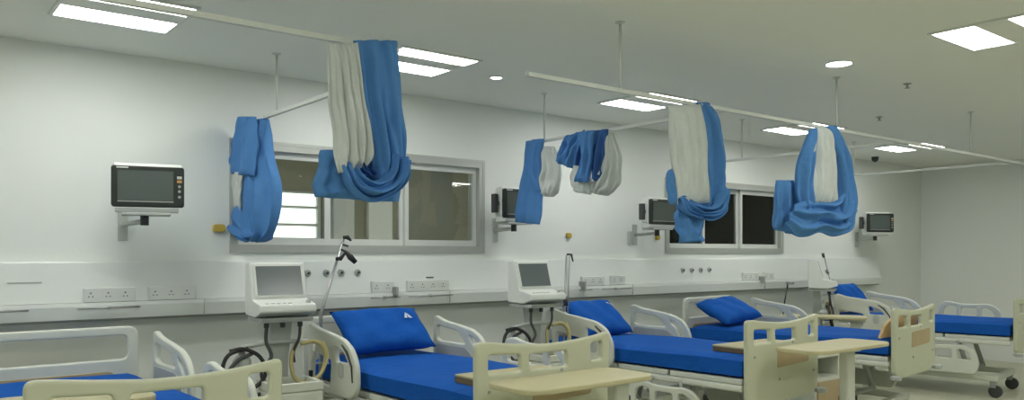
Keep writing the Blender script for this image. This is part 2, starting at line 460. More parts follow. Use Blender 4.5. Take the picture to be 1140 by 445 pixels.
def curtain(label, loc, ax, c, pieces):
    t = thing('privacy_curtain', label, 'curtain', loc, 0, 'gathered privacy curtains')
    for i, pc in enumerate(pieces):
        drape(ax=ax, c=c, parent=t, seed=i, **pc)
    return t
N_ = 'net_panel'
curtain('narrow blue curtain bunched at the rail end beside the leftmost monitor', (2.06, 5.15, RZ), 0, 2.06, [
    dict(L=[(289, 133), (277, 190), (274, 235), (276, 256), (284, 268)], R=[(297, 132), (299, 165), (305, 200), (306, 240), (300, 262), (289, 270)], thick=.05, pleats=2.5, amp=.014, off=0),
    dict(L=[(276, 131), (268, 165), (260, 193)], R=[(296, 131), (297, 163), (296, 197)], thick=.022, pleats=2, amp=.010, off=.07),
    dict(L=[(264, 188), (261, 210), (259, 233)], R=[(279, 188), (277, 210), (277, 235)], thick=.03, pleats=2, amp=.006, off=.045, m='net', name=N_),
    dict(L=[(258, 229), (262, 248), (270, 262), (284, 270)], R=[(277, 230), (280, 244), (284, 253), (291, 262)], thick=.035, pleats=1.6, amp=.012, off=.05),
])
curtain('largest curtain, blue with a white net half, looped over the rail before the first window', (1.7, FYR, RZ), 1, FYR, [
    dict(L=[(366, 165), (360, 190), (355, 218)], R=[(451, 165), (452, 195), (453, 224)], thick=.03, pleats=3, amp=.008, off=-.07),
    dict(L=[(359, 52), (363, 100), (366, 150), (371, 194)], R=[(392, 50), (400, 118), (409, 165), (404, 186)], thick=.035, pleats=3.2, amp=.012, off=.04, m='net', name=N_),
    dict(L=[(391, 46), (400, 118), (411, 172), (414, 200)], R=[(443, 46), (446, 110), (450, 165), (447, 205)], thick=.04, pleats=2.4, amp=.012, off=.01),
    dict(L=[(372, 186), (379, 209), (392, 222), (408, 226), (428, 219), (442, 203), (448, 180)], R=[(386, 178), (392, 192), (400, 200), (410, 202), (420, 197), (427, 186), (431, 172)], thick=.036, pleats=2.3, amp=.016, off=.06, drift=.5),
    dict(L=[(386, 180), (391, 190), (402, 199)], R=[(404, 176), (408, 186), (416, 194)], thick=.02, pleats=2, amp=.008, off=.02, m='cdark', name='curtain_lining'),  # hollow inside the loop, its shade given by the darker blue
])
curtain('plain blue strip curtain with a small white loop, in front of the second monitor', (4.27, 5.0, RZ), 0, 4.27, [
    dict(L=[(588, 157), (582, 203), (574, 247)], R=[(605, 156), (607, 203), (604, 250)], thick=.03, pleats=2, amp=.008, off=.02),
    dict(L=[(599, 156), (598, 188), (606, 213)], R=[(612, 155), (607, 188), (610, 214)], thick=.03, pleats=1.5, amp=.008, off=.06),
    dict(L=[(609, 163), (608, 190), (604, 206), (611, 219)], R=[(620, 163), (627, 185), (627, 205), (619, 219)], thick=.045, pleats=2, amp=.012, off=.03, m='net', name=N_),
])
curtain('short tangled blue and white curtain knotted on the rail above the second pillow', (4.27, 4.4, RZ), 0, 4.27, [
    dict(L=[(637, 152), (630, 165), (625, 180)], R=[(658, 145), (652, 166), (641, 188)], thick=.03, pleats=2.2, amp=.014, off=.05),
    dict(L=[(648, 148), (646, 168), (641, 184)], R=[(662, 146), (658, 170), (655, 192)], thick=.025, pleats=2, amp=.010, off=.02, m='cdark', name='curtain_lining'),  # fall in the darker copy of the curtain blue
    dict(L=[(656, 148), (657, 180), (650, 203)], R=[(671, 146), (669, 175), (665, 204)], thick=.03, pleats=1.5, amp=.008, off=.09),
    dict(L=[(667, 146), (666, 172), (665, 200)], R=[(681, 144), (678, 172), (672, 203)], thick=.03, pleats=1.6, amp=.012, off=.04, m='cdark', name='curtain_lining'),  # right-hand fall, also in the darker blue
    dict(L=[(642, 184), (638, 203), (644, 214)], R=[(657, 186), (662, 203), (661, 217)], thick=.03, pleats=2, amp=.010, off=.03, m='net', name=N_),
    dict(L=[(677, 148), (675, 185), (663, 205), (662, 215)], R=[(684, 148), (692, 180), (690, 203), (676, 218)], thick=.045, pleats=2.2, amp=.012, off=.01, m='net', name=N_),
])
curtain('tall curtain, long white net above and blue below, hanging before the third monitor', (4.0, FYR, RZ), 1, FYR, [
    dict(L=[(738, 119), (743, 177), (749, 228)], R=[(775, 117), (782, 164), (783, 226)], thick=.035, pleats=3.2, amp=.009, off=.03, m='net', name=N_),
    dict(L=[(772, 114), (780, 164), (783, 205), (782, 235)], R=[(788, 114), (801, 140), (804, 195), (801, 225)], thick=.045, pleats=2, amp=.012, off=0),
    dict(L=[(748, 222), (752, 237), (766, 244), (786, 246), (799, 236), (804, 215)], R=[(753, 218), (764, 226), (776, 231), (785, 228), (789, 218), (791, 205)], thick=.035, pleats=2, amp=.016, off=.05, drift=1.0),
    dict(L=[(750, 232), (751, 252), (755, 270)], R=[(781, 238), (780, 256), (776, 269)], thick=.035, pleats=2.2, amp=.012, off=.02),
    dict(L=[(742, 190), (741, 207), (744, 227)], R=[(746, 188), (749, 208), (753, 228)], thick=.02, pleats=1, amp=.004, off=.015),
])
curtain('curtain nearest the right edge, grey-white net between two blue folds', (5.4, FYR, RZ), 1, FYR, [
    dict(L=[(870, 200), (868, 230), (867, 254)], R=[(890, 200), (891, 230), (893, 262)], thick=.03, pleats=2, amp=.010, off=-.05),
    dict(L=[(899, 145), (888, 182), (885, 215), (888, 236)], R=[(907, 142), (902, 175), (899, 215), (899, 238)], thick=.035, pleats=1.5, amp=.010, off=.02),
    dict(L=[(903, 143), (898, 177), (896, 225)], R=[(921, 143), (925, 177), (926, 229)], thick=.035, pleats=3.4, amp=.010, off=.03, m='net', name=N_),
    dict(L=[(914, 141), (924, 175), (929, 225), (922, 258)], R=[(926, 141), (941, 188), (946, 225), (938, 257)], thick=.045, pleats=1.8, amp=.012, off=.04),
    dict(L=[(869, 250), (880, 262), (893, 263), (905, 259), (922, 264), (938, 256), (944, 236)], R=[(880, 226), (888, 224), (897, 223), (907, 224), (917, 225), (926, 222), (931, 212)], thick=.035, pleats=2.2, amp=.017, off=.045, drift=1.2),
])

# ------------------------------------------------------------------ beds
def side_rail_loops(kind):
    """(y,z) outline; y grows towards the head; z=0 at mid mattress"""
    if kind == 'head':
        o = [(-.34, .0), (-.335, .15), (-.27, .255), (-.16, .31), (.02, .335), (.20, .355), (.30, .385), (.335, .37), (.34, .20), (.335, -.03), (.25, -.06), (-.25, -.06)]
        h = [[(-.275, .07), (-.262, .16), (-.20, .235), (-.12, .268), (-.13, .235), (-.19, .195), (-.225, .13), (-.235, .07)],
             [(-.08, .20), (.02, .285), (.22, .305), (.285, .315), (.285, .21), (.24, .20)]]
    else:
        o = [(-.30, -.06), (-.335, .0), (-.34, .10), (-.30, .20), (-.20, .245), (-.05, .235), (.10, .235), (.22, .265), (.30, .24), (.34, .13), (.335, .0), (.28, -.06)]
        h = [[(-.27, .09), (-.24, .16), (-.19, .195), (-.13, .195), (-.13, .10)],
             [(-.08, .10), (-.08, .19), (.08, .19), (.08, .10)],
             [(.13, .10), (.13, .20), (.21, .215), (.26, .18), (.275, .10)]]
    return [rounded(o, .05)] + [rounded(q, .025, 4) for q in h]

def board_loops(kind):
    if kind == 'foot':
        o = [(-.475, .50), (-.48, 1.055)] + [(-.40, 1.052), (-.25, 1.035), (-.05, 1.018), (.10, 1.018), (.28, 1.03), (.40, 1.044)] + [(.48, 1.060), (.475, .50), (.30, .46), (-.30, .46)]
        rr = [.04, .045, .04, .05, .05, .05, .05, .04, .035, .04, .05, .05]
        h = [rounded([(-.40, .885), (-.40, .985), (-.19, .975), (-.18, .885)], .02),
             rounded([(-.12, .885), (-.13, .970), (.145, .970), (.15, .885)], .02),
             rounded([(.33, .90), (.33, 1.0), (.42, 1.005), (.42, .90)], .02)]
        return [rounded(o, rr)] + h
    o = [(-.47, .50), (-.465, 1.06), (.465, 1.06), (.47, .50), (.30, .46), (-.30, .46)]
    return [rounded(o, [.04, .07, .07, .04, .04, .04], 7), rounded([(-.40, .86), (-.40, 1.005), (.40, 1.005), (.40, .86)], .035)]

def make_bed(label, loc, rz, group='adjustable hospital beds', lowered=()):
    """lowered: set of (side, end) whose side rail is folded down"""
    t = thing('hospital_bed', label, 'bed', loc, rz, group)
    # mattress with sheet
    bm = bmesh.new()
    nx, ny = 14, 34; hw, hl, z0, z1 = .435, .965, .645, .79
    vs = {}
    for s in (0, 1):
        for i in range(nx+1):
            for j in range(ny+1):
                x = -hw+2*hw*i/nx; y = -hl+2*hl*j/ny
                e = min(hw-abs(x), hl-abs(y)); rd = .03
                k = 0 if e > rd else rd-math.sqrt(max(0, rd*rd-(rd-e)**2))
                z = (z1-k*.9+.004*math.sin(7*x+2*y)+.004*math.sin(5*y+3*x)) if s else z0+k*.6
                vs[s, i, j] = bm.verts.new((x, y, z))
    for s in (0, 1):
        for i in range(nx):
            for j in range(ny): bm.faces.new((vs[s, i, j], vs[s, i+1, j], vs[s, i+1, j+1], vs[s, i, j+1]))
    rim = [(i, 0) for i in range(nx)]+[(nx, j) for j in range(ny)]+[(i, ny) for i in range(nx, 0, -1)]+[(0, j) for j in range(ny, 0, -1)]
    for q in range(len(rim)):
        a, b = rim[q], rim[(q+1) % len(rim)]
        bm.faces.new((vs[0, a[0], a[1]], vs[0, b[0], b[1]], vs[1, b[0], b[1]], vs[1, a[0], a[1]]))
    mt = obj('mattress', bm, M['sheet'], t, smooth=True); mt['label'] = 'royal blue fitted sheet on mattress'
    md = mt.modifiers.new('e', 'EDGE_SPLIT'); md.split_angle = .9
    # deck
    bm = bmesh.new()
    box(bm, -.43, .43, -.96, -.35, .60, .643); box(bm, -.43, .43, -.33, .15, .60, .643); box(bm, -.43, .43, .17, .96, .60, .643)
    obj('deck_panel', bm, M['creamlite'], t, bevel=.008)
    for s in (-1, 1):
        bm = bmesh.new(); box(bm, s*.455-.02, s*.455+.02, -.985, .985, .56, .605)
        obj('side_beam', bm, M['creamlite'], t, bevel=.015, seg=3)
    hb = plate('headboard', board_loops('head'), .036, .012, M['creamlite'], t, 'Y', 1.02)
    plate('insert_panel', [rrect(-.33, .33, .62, .79, .05)], .042, .003, M['tan'], hb, 'Y', 1.02)['label'] = 'beech coloured insert'
    fb = plate('footboard', board_loops('foot'), .04, .014, M['cream'], t, 'Y', -1.02)
    plate('insert_panel', [rounded([(-.11, .70), (-.10, .835), (.34, .845), (.33, .715)], .025)], .046, .003, M['tan'], fb, 'Y', -1.02)['label'] = 'beech coloured insert'
    for x, z in ((-.40, .80), (.10, .77+.10), (-.08, .62), (.40, .64)):
        bm = bmesh.new(); lathe(bm, [(.009, -.004), (.009, 0), (.006, .002)], (x, -1.042, z), 12, 'Y'); obj('screw_cap', bm, M['grey'], fb)
    for hx in (-.45, .45):
        for sy, nm in ((1.0, 'h'), (-1.0, 'f')):
            bm = bmesh.new(); lathe(bm, [(.03, .46), (.045, .468), (.045, .492), (.03, .50)], (hx*1.10, sy*1.05, 0), 18)
            obj('corner_bumper', bm, M['lgrey'], t, smooth=False)
    # side rails
    for s in (-1, 1):
        for kind, yc in (('head', .47), ('foot', -.36)):
            low = (s, kind) in lowered
            zc = (.658 if kind == 'head' else .69)-(.39 if low else 0)
            loops = side_rail_loops(kind)
            if kind == 'head' and s < 0: loops = loops[:1]+[rounded([(.02, -.01), (.0, .16), (.28, .20), (.29, .0)], .03, 4), rounded([(-.23, .16), (-.17, .225), (-.05, .255), (-.06, .16)], .02, 4)]
            loops = [[(p[0]+yc, p[1]+zc) for p in lp] for lp in loops]
            sr = plate('side_rail', loops, .036, .012, M['creamlite'], t, 'X', s*.505)
            # recessed backing inside the frame, and the hinge arms
            if kind == 'head':
                if s > 0: plate('rail_panel', [[(p[0]*.93+yc, (p[1]-.1)*.78+.1+zc) for p in rounded([(-.33, .0), (-.10, .195), (.24, .20), (.31, .20), (.325, -.03), (-.25, -.04)], .03)]], .008, .002, M['lgrey'], sr, 'X', s*.487)
                pts = [(s*.5265, yc+a, zc+b) for a, b in ((-.295, .05), (-.285, .15), (-.225, .232), (-.16, .272))]
                obj('control_strip', tb(pts, [.004, .007, .009, .005], 8, smooth=0), M['dark'], sr)
                plate('button_pad', [[(p[0]+yc-.14, p[1]+zc+.11) for p in rrect(-.035, .035, -.05, .05, .034)]], .006, .002, M['lgrey'], sr, 'X', s*.5265)
            for dy in (-.16, .16):
                bm = bmesh.new(); tube(bm, [(s*.488, yc+dy*.8, .585), (s*.497, yc+dy, zc-.02 if not low else zc+.17)], .012, 8)
                obj('hinge_arm', bm, M['grey'], sr)
    # base: lift arms, frame, castors
    for y in (-.55, .55):
        for x in (-.30, .30): obj('lift_arm', tb([(x, y, .25), (x, y*.8, .60)], .025, 10), M['lgrey'], t)
        obj('lift_crossbar', tb([(-.33, y, .25), (.33, y, .25)], .022, 10), M['lgrey'], t)
    bm = bmesh.new(); box(bm, -.40, -.34, -.85, .85, .17, .23); box(bm, .34, .40, -.85, .85, .17, .23); box(bm, -.34, .34, -.85, -.79, .17, .23); box(bm, -.34, .34, .79, .85, .17, .23)
    box(bm, -.33, .33, -.40, .40, .19, .24)
    obj('base_frame', bm, M['creamlite'], t, bevel=.012)
    for x in (-.37, .37):
        for y in (-.80, .80):
            bm = bmesh.new(); box(bm, x-.028, x+.028, y-.03, y+.03, .10, .172); cs = obj('castor', bm, M['grey'], t, bevel=.01)
            bm = bmesh.new(); lathe(bm, [(.05, -.022), (.065, -.018), (.065, .018), (.05, .022)], (x, y-.02, .065), 22, 'X'); obj('wheel', bm, M['dark'], cs)
    return t

def bed_at(xh, xf, label, lowered=(), zoff=0):
    yh, yf = 5.35, 3.3
    th = math.atan2(xf-xh, yh-yf)
    return make_bed(label, ((xh+xf)/2, (yh+yf)/2, 0), th, lowered=lowered)
bed_at(.82, .89, 'leftmost hospital bed, cut by the left edge, its foot under an overbed table', {(-1, 'head'), (-1, 'foot')})
bed_at(2.82, 2.85, 'cream hospital bed with blue sheet, its head under the first window', {(-1, 'foot')})
bed_at(4.98, 5.09, 'hospital bed with blue sheet beside the second ventilator, three open slots in its footboard', {(-1, 'foot'), (1, 'foot')})
bed_at(6.86, 7.08, 'hospital bed with blue sheet under the second window, half hidden behind another bed', {(-1, 'head'), (-1, 'foot'), (1, 'foot')})
bed_at(9.30, 9.6, 'farthest hospital bed, below the last monitor at the right', {(-1, 'foot')})

# ------------------------------------------------------------------ pillows
def pillow(label, loc, rz, tilt, size=(.72, .42, .15), roll=0, mark=None):
    w, h, d = size; nx, ny = 26, 18
    bm = bmesh.new(); vs = {}
    rr = random.Random(int(loc[0]*100))
    a1, a2 = rr.uniform(0, 6), rr.uniform(0, 6)
    for s in (1, -1):
        for i in range(nx+1):
            for j in range(ny+1):
                if s == -1 and (i in (0, nx) or j in (0, ny)): vs[s, i, j] = vs[1, i, j]; continue
                u, v = -1+2*i/nx, -1+2*j/ny
                th = ((1-u**4)*(1-v**4))**.55
                th = max(th, 0)
                x = u*w/2*(1-.06*(1-abs(u))*0 - .05*(v*v < .5)*0)*(1-.045*(1-v*v)*abs(u)**3)
                y = v*h/2*(1-.06*(1-u*u)*abs(v)**3)
                z = s*d/2*th + (.006*math.sin(9*u+a1+3*v)+.005*math.sin(7*v+a2-5*u))*th
                vs[s, i, j] = bm.verts.new((x, y, z))
    for s in (1, -1):
        for i in range(nx):
            for j in range(ny):
                q = [vs[s, i, j], vs[s, i+1, j], vs[s, i+1, j+1], vs[s, i, j+1]]
                bm.faces.new(q)
    o = obj('pillow', bm, M['sheet'], None, smooth=True)
    o.location = loc; o.rotation_euler = (tilt, roll, rz); tag(o, label, 'pillow', 'blue pillows on the beds')
    if mark:
        mx, my = mark[1], mark[2]
        th = lambda x, y: d/2*((1-(2*x/w)**4)*(1-(2*y/h)**4))**.55+.008
        def surf(bm, poly):
            bm.faces.new([bm.verts.new((x, y, th(x, y))) for x, y in poly])
        bm = bmesh.new()
        if mark[0] == 'tri':
            surf(bm, [(mx-.035, my-.022), (mx-.008, my-.022), (mx, my+.030), (mx-.006, my+.034)])
            surf(bm, [(mx+.004, my-.022), (mx+.036, my-.022), (mx+.002, my+.034), (mx, my+.010)])
        else:
            surf(bm, [(mx-.045, my+.010), (mx-.015, my-.002), (mx-.01, my+.012), (mx-.04, my+.024)])
            surf(bm, [(mx-.005, my-.006), (mx+.045, my-.016), (mx+.045, my-.004), (mx, my+.010)])
        obj('printed_emblem', bm, M['mark'], o)
    return o
pillow('blue pillow with a white triangular emblem, propped below the first window', (2.84, 5.05, .965), 0, math.radians(40), (.69, .41, .14), mark=('tri', .19, .055))
pillow('blue pillow with a small white print, leaning beside the second ventilator', (4.97, 5.07, .945), .06, math.radians(41), (.62, .42, .13), mark=('s', .21, .10))
pillow('unmarked blue pillow slumped sideways on the bed under the second window', (6.80, 5.03, .935), .1, math.radians(26), (.68, .42, .15), roll=-.06)
pillow('small-looking blue pillow on the farthest bed', (9.30, 5.09, .975), .09, math.radians(52), (.64, .42, .13), mark=('s', .22, .10))

# ------------------------------------------------------------------ boards and overbed tables
def table(label, loc, rz, w=.86, d=.40, z=.87, colx=.33, group='overbed tables'):
    t = thing('overbed_table', label, 'table', loc, rz, group)
    out = []
    for (x, y) in rounded([(-w/2, -d/2+.05), (-w/2+.10, -d/2), (w/2-.06, -d/2), (w/2, -d/2+.05), (w/2, d/2-.05), (w/2-.06, d/2), (-w/2+.06, d/2), (-w/2, d/2-.05)], .05): out.append((x, y))
    top = plate('table_top', [out], .028, .008, M['ttop'], t, 'Z', z-.014)
    obj('top_bracket', bx(colx-.16, colx+.09, -.06, .06, z-.062, z-.03), M['creamlite'], t, bevel=.008)
    obj('column', bx(colx-.055, colx+.055, -.035, .035, .10, z-.064), M['creamlite'], t, bevel=.015, seg=3)
    obj('height_lever', bx(colx+.056, colx+.075, -.02, .02, z-.20, z-.13), M['dark'], t, bevel=.004)
    bm = bmesh.new(); box(bm, colx-.03, colx+.03, -.20, .20, .07, .098)
    box(bm, colx-.55, colx-.03, -.20, -.16, .07, .098); box(bm, colx-.55, colx-.03, .16, .20, .07, .098)
    obj('base', bm, M['creamlite'], t, bevel=.01)
    for x in (colx-.52, colx):
        for y in (-.18, .18):
            bm = bmesh.new(); lathe(bm, [(.022, -.012), (.03, -.008), (.03, .008), (.022, .012)], (x, y, .030), 16, 'X'); box(bm, x-.008, x+.008, y-.01, y+.01, .05, .072)
            obj('castor', bm, M['dark'], t)
    return t
table('overbed table with beech top standing before the footboard in the middle of the view', (2.80, 3.03, 0), 0, .88, .38)
table('overbed table with pale top before the footboard with three open slots', (5.27, 3.02, 0), 0, .98, .37, colx=.18)
table('overbed table farthest back, thin pale top between the two farthest beds', (7.93, 4.67, 0), math.radians(-62), .86, .36, .85)
t0 = table('overbed table reaching over the leftmost bed, seen behind its footboard', (.48, 3.60, 0), 0, .86, .34, .93, colx=-.33)
def board(label, x0, x1, y0, y1, z):
    t = thing('meal_board', label, 'board', ((x0+x1)/2, (y0+y1)/2, z))
    w, d = (x1-x0)/2, (y1-y0)/2
    obj('top', bx(-w, w, -d, d, .034, .046), M['ttop'], t, bevel=.003); obj('edge_band', bx(-w, w, -d, d, 0, .034), M['tedge'], t, bevel=.003)
    return t
board('beech board with dark edge lying across the foot of the bed under the first window', 2.50, 3.12, 3.38, 3.66, .797)
board('beech board with dark edge across the foot of the bed beside the second ventilator', 4.80, 5.46, 3.38, 3.70, .797)

o = plate('meal_board', [rounded([(-.46, 0), (-.37, .10), (-.20, .165), (.38, .175), (.38, 0)], .02)], .025, .004, M['beech'], None, 'Y', 0)
o.location = (7.05, 3.42, .795); o.rotation_euler = (math.radians(3), 0, math.radians(6))
tag(o, 'small beech board standing on edge behind the footboard at the right edge', 'board')

# bedside locker between the third and fourth bed
t = thing('bedside_locker', 'low white bedside locker with a beech door, behind the table column at the right', 'locker', (6.12, 3.72, 0))
bm = bmesh.new(); box(bm, -.20, .20, -.17, .20, .08, .50); obj('body', bm, M['creamlite'], t, bevel=.012)
obj('shelf_back', bx(-.18, .18, .14, .18, .50, .66), M['creamlite'], t); 
for s in (-1, 1): obj('side_panel', bx(s*.19-.01, s*.19+.01, -.15, .18, .50, .66), M['creamlite'], t, bevel=.004)
obj('top', bx(-.21, .21, -.18, .21, .66, .685), M['creamlite'], t, bevel=.008)
d = obj('door', bx(-.18, .18, -.185, -.17, .11, .47), M['tan'], t, bevel=.004); obj('door_knob', bx(.12, .16, -.20, -.186, .30, .33), M['dark'], d, bevel=.003)
for x in (-.16, .16):
    for y in (-.13, .16):
        bm = bmesh.new(); lathe(bm, [(.02, -.01), (.035, -.008), (.035, .008), (.02, .01)], (x, y, .035), 14, 'X'); box(bm, x-.008, x+.008, y-.01, y+.01, .055, .082)
        obj('castor', bm, M['dark'], t)

# ------------------------------------------------------------------ patient monitors on wall arms
def monitor(label, px, py, yaw, ypl=5.33, tilt=0.0):
    c = P(px, py, 1, ypl)
    t = thing('patient_monitor', label, 'monitor', (c.x, c.y, c.z), yaw, 'patient monitors on wall brackets')
    w, h = .205, .125
    bz = plate('bezel', [rrect(-w, w, -h, h, .018)], .03, .006, M['bezel'], t, 'Y', -.015)
    bm = bmesh.new(); box(bm, -w+.035, w-.062, -.033, -.029, -h+.038, h-.028); obj('screen', bm, M['screen'], bz)
    bm = bmesh.new(); box(bm, -w+.035, w-.062, -.0325, -.0305, -h+.030, -h+.036); obj('status_strip', bm, M['grey'], bz)
    for z in (-.05, -.015, .015):
        bm = bmesh.new(); lathe(bm, [(.009, -.029), (.009, -.034)], (w-.028, 0, z-.01), 12, 'Y'); obj('round_key', bm, M['grey'], bz)
    obj('top_key', bx(w-.042, w-.014, -.034, -.030, .052, .068), M['keyw'], bz); obj('alarm_key', bx(w-.042, w-.014, -.034, -.030, .028, .044), M['orange'], bz)
    obj('name_strip', bx(-w+.03, -w+.095, -.032, -.0298, h-.016, h-.008), M['keyw'], bz)
    bm = bmesh.new(); prism(bm, [(0, -h+.01), (0, h-.008), (.02, h+.022), (.09, h+.012), (.11, h-.03), (.11, -h+.03)], -w+.012, w-.012, 'X')
    obj('housing', bm, M['white'], t, bevel=.008)
    bm = bmesh.new(); prism(bm, [(-.028, -h-.004), (-.015, -h-.030), (.11, -h-.030), (.11, -h+.028), (.0, -h+.006)], -w+.02, w-.03, 'X')
    obj('chin', bm, M['white'], t, bevel=.004)
    obj('shelf', bx(-.15, .13, -.02, .14, -h-.050, -h-.032), M['lgrey'], t, bevel=.004)
    obj('swivel_joint', tb([(-.02, .06, -h-.052), (-.02, .06, -h-.11)], .025, 14), M['dark'], t)
    R = Matrix.Rotation(-yaw, 3, 'Z')
    back = R @ Vector((-.05, WY-c.y, 0))
    bm = bmesh.new(); tube(bm, [(-.02, .06, -h-.085), ((back.x-.02)/2-.04, (back.y+.06)/2, -h-.095), (back.x, back.y-.012, -h-.095)], .016, 10, smooth=6)
    obj('arm', bm, M['lgrey'], t)
    bm = bmesh.new(); box(bm, back.x-.03, back.x+.03, back.y-.014, back.y-.002, -h-.20, -h+.01)
    obj('wall_plate', bm, M['lgrey'], t, bevel=.003)
    bm = bmesh.new(); box(bm, -w-.05, -w-.012, .03, .085, -.08, .08); box(bm, -w-.012, -w+.012, .045, .07, -.02, .02)
    if px > 300: obj('cable_module', bm, M['dark'], t, bevel=.006)
    else: bm.free()
    return t
monitor('nearest patient monitor, complete black screen at the far left of the wall', 165, 208, math.radians(-14), 5.28)
monitor('patient monitor half hidden behind the plain blue strip curtain', 579, 227, math.radians(2), 5.40)
monitor('patient monitor peeking out left of the tall white and blue curtain', 738, 236, math.radians(-2), 5.36)
monitor('farthest patient monitor, alone on the wall at the right', 979, 248, math.radians(-24), 5.40)

# ------------------------------------------------------------------ ventilators
def ventilator(label, loc, rz, hoses=True):
    t = thing('ventilator', label, 'medical ventilator', loc, rz, 'ventilators on stands')
    # housing: side profile (y,z) with a tilted display face and a projecting console
    prof = rounded([(.10, 1.44), (.02, 1.45), (-.05, 1.22), (-.20, 1.195), (-.21, 1.15), (-.10, 1.115), (.10, 1.125)], .012, 3)
    bm = bmesh.new(); prism(bm, prof, -.185, .165, 'X'); hs = obj('housing', bm, M['white'], t, bevel=.006)
    dy, dz = -.07, -.23; L = math.hypot(dy, dz); tx = Vector((0, dy/L, dz/L)); nn = Vector((0, dz/L, -dy/L))
    def facep(x, s, o): p = Vector((x, .02, 1.45))+tx*s+nn*o; return p
    def slab(name, x0, x1, s0, s1, o0, o1, m):
        bm = bmesh.new(); vs = [bm.verts.new(facep(x, s, o)) for x in (x0, x1) for s in (s0, s1) for o in (o0, o1)]
        for f in [(0, 1, 3, 2), (4, 6, 7, 5), (0, 4, 5, 1), (2, 3, 7, 6), (0, 2, 6, 4), (1, 5, 7, 3)]: bm.faces.new([vs[i] for i in f])
        return obj(name, bm, m, hs)
    slab('screen_surround', -.165, .15, .015, .225, -.002, .008, M['white'])
    slab('screen', -.15, .135, .028, .212, .008, .011, M['screen2'])
    bm = bmesh.new(); lathe(bm, [(.014, 1.196), (.014, 1.216), (.010, 1.220)], (.13, -.16, 0), 16); obj('dial', bm, M['lgrey'], hs)
    for i in range(5): obj('key', bx(-.14+.035*i, -.12+.035*i, -.175, -.16, 1.198, 1.204), M['lgrey'], hs)
    bm = bmesh.new(); prism(bm, [(-.20, 1.113), (.10, 1.113), (.10, 1.09), (-.17, 1.085)], -.17, .15, 'X'); obj('under_tray', bm, M['lgrey'], t, bevel=.004)
    for x in (-.12, -.02, .09):
        bm = bmesh.new(); lathe(bm, [(.016, 1.085), (.016, 1.055), (.011, 1.05)], (x, -.12, 0), 14); obj('gas_port', bm, M['dark'], t)
    bm = bmesh.new(); prism(bm, [(-.075, 1.085), (.075, 1.085), (.05, .85), (.045, .32), (-.045, .32), (-.05, .85)], -.03, .05, 'Y'); obj('column', bm, M['lgrey'], t, bevel=.008)
    bm = bmesh.new(); tube(bm, [(-.27, -.06, .93), (-.10, -.06, .955), (.10, -.06, .955), (.24, -.06, .94)], .014, 10, smooth=12)
    obj('cross_handle', bm, M['lgrey'], t)
    # base with open bin
    bm = bmesh.new()
    box(bm, -.16, .16, -.34, -.05, .20, .68); 
    bn = obj('base_cabinet', bm, M['creamlite'], t, bevel=.015)
    bm = bmesh.new(); box(bm, -.16, .16, -.34, -.315, .682, .735); box(bm, -.16, .16, -.075, -.05, .682, .735); box(bm, -.16, -.135, -.315, -.075, .682, .735); box(bm, .135, .16, -.315, -.075, .682, .735)
    obj('bin_rim', bm, M['creamlite'], bn, bevel=.006)
    obj('bin_floor', bx(-.134, .134, -.314, -.076, .681, .69), M['grey'], bn)
    bm = bmesh.new(); box(bm, -.25, .25, -.36, -.30, .09, .14); box(bm, -.25, .25, .10, .16, .09, .14); box(bm, -.12, .12, -.30, .10, .09, .14); box(bm, -.10, .10, -.28, .05, .14, .20); box(bm, -.05, .05, -.05, .05, .14, .33)
    ft = obj('foot_frame', bm, M['lgrey'], t, bevel=.01)
    for x in (-.22, .22):
        for y in (-.33, .13):
            bm = bmesh.new(); lathe(bm, [(.03, -.015), (.045, -.012), (.045, .012), (.03, .015)], (x, y, .045), 18, 'X'); obj('castor', bm, M['dark'], t)
    if hoses:
        H = [([(-.12, -.12, 1.05), (-.125, -.13, .97), (-.10, -.15, .88), (-.16, -.16, .80), (-.13, -.10, .70)], .011, 'dark'),
             ([(.09, -.12, 1.05), (.08, -.13, .98), (.05, -.12, .90), (.06, -.10, .83)], .009, 'dark'),
             ([(.07, -.10, .94), (.03, -.13, .86), (.045, -.15, .74), (.12, -.16, .70), (.22, -.15, .76), (.25, -.13, .88), (.20, -.11, .95), (.10, -.10, .94)], .013, 'hose'),
             ([(.24, -.11, .95), (.26, -.14, .86), (.21, -.17, .76), (.14, -.18, .71)], .011, 'hose'),
             ([(-.22, -.08, .93), (-.34, -.10, .90), (-.38, -.12, .80), (-.33, -.14, .70), (-.20, -.14, .70), (-.13, -.14, .78), (-.16, -.12, .88), (-.25, -.10, .93), (-.33, -.08, .92)], .012, 'black'),
             ([(-.20, -.10, .90), (-.30, -.12, .86), (-.36, -.14, .76), (-.26, -.16, .66), (-.17, -.16, .66)], .012, 'dark')]
        for pts, r, m in H:
            o = obj('hose', tb(pts, r, 10, smooth=40), M[m], t)
            o['label'] = {'dark': 'dark grey hose', 'hose': 'pale yellow corrugated hose', 'black': 'coiled black hose'}[m]
        bm = bmesh.new(); lathe(bm, [(.05, .78), (.055, .80), (.055, .86), (.03, .89)], (-.25, -.06, 0), 18); box(bm, -.27, -.23, -.065, -.055, .88, .93)
        obj('humidifier_jar', bm, M['lgrey'], t)
    return t
ventilator('ventilator with a coiled black hose and yellow hoses, between the two leftmost beds', (2.00, 4.88, 0), math.radians(-4))
ventilator('ventilator beside the second pillow, just right of the bed under the first window', (4.12, 4.92, 0), math.radians(-2))
ventilator('ventilator in the distance, left of the farthest pillow', (8.42, 5.02, 0), math.radians(32))

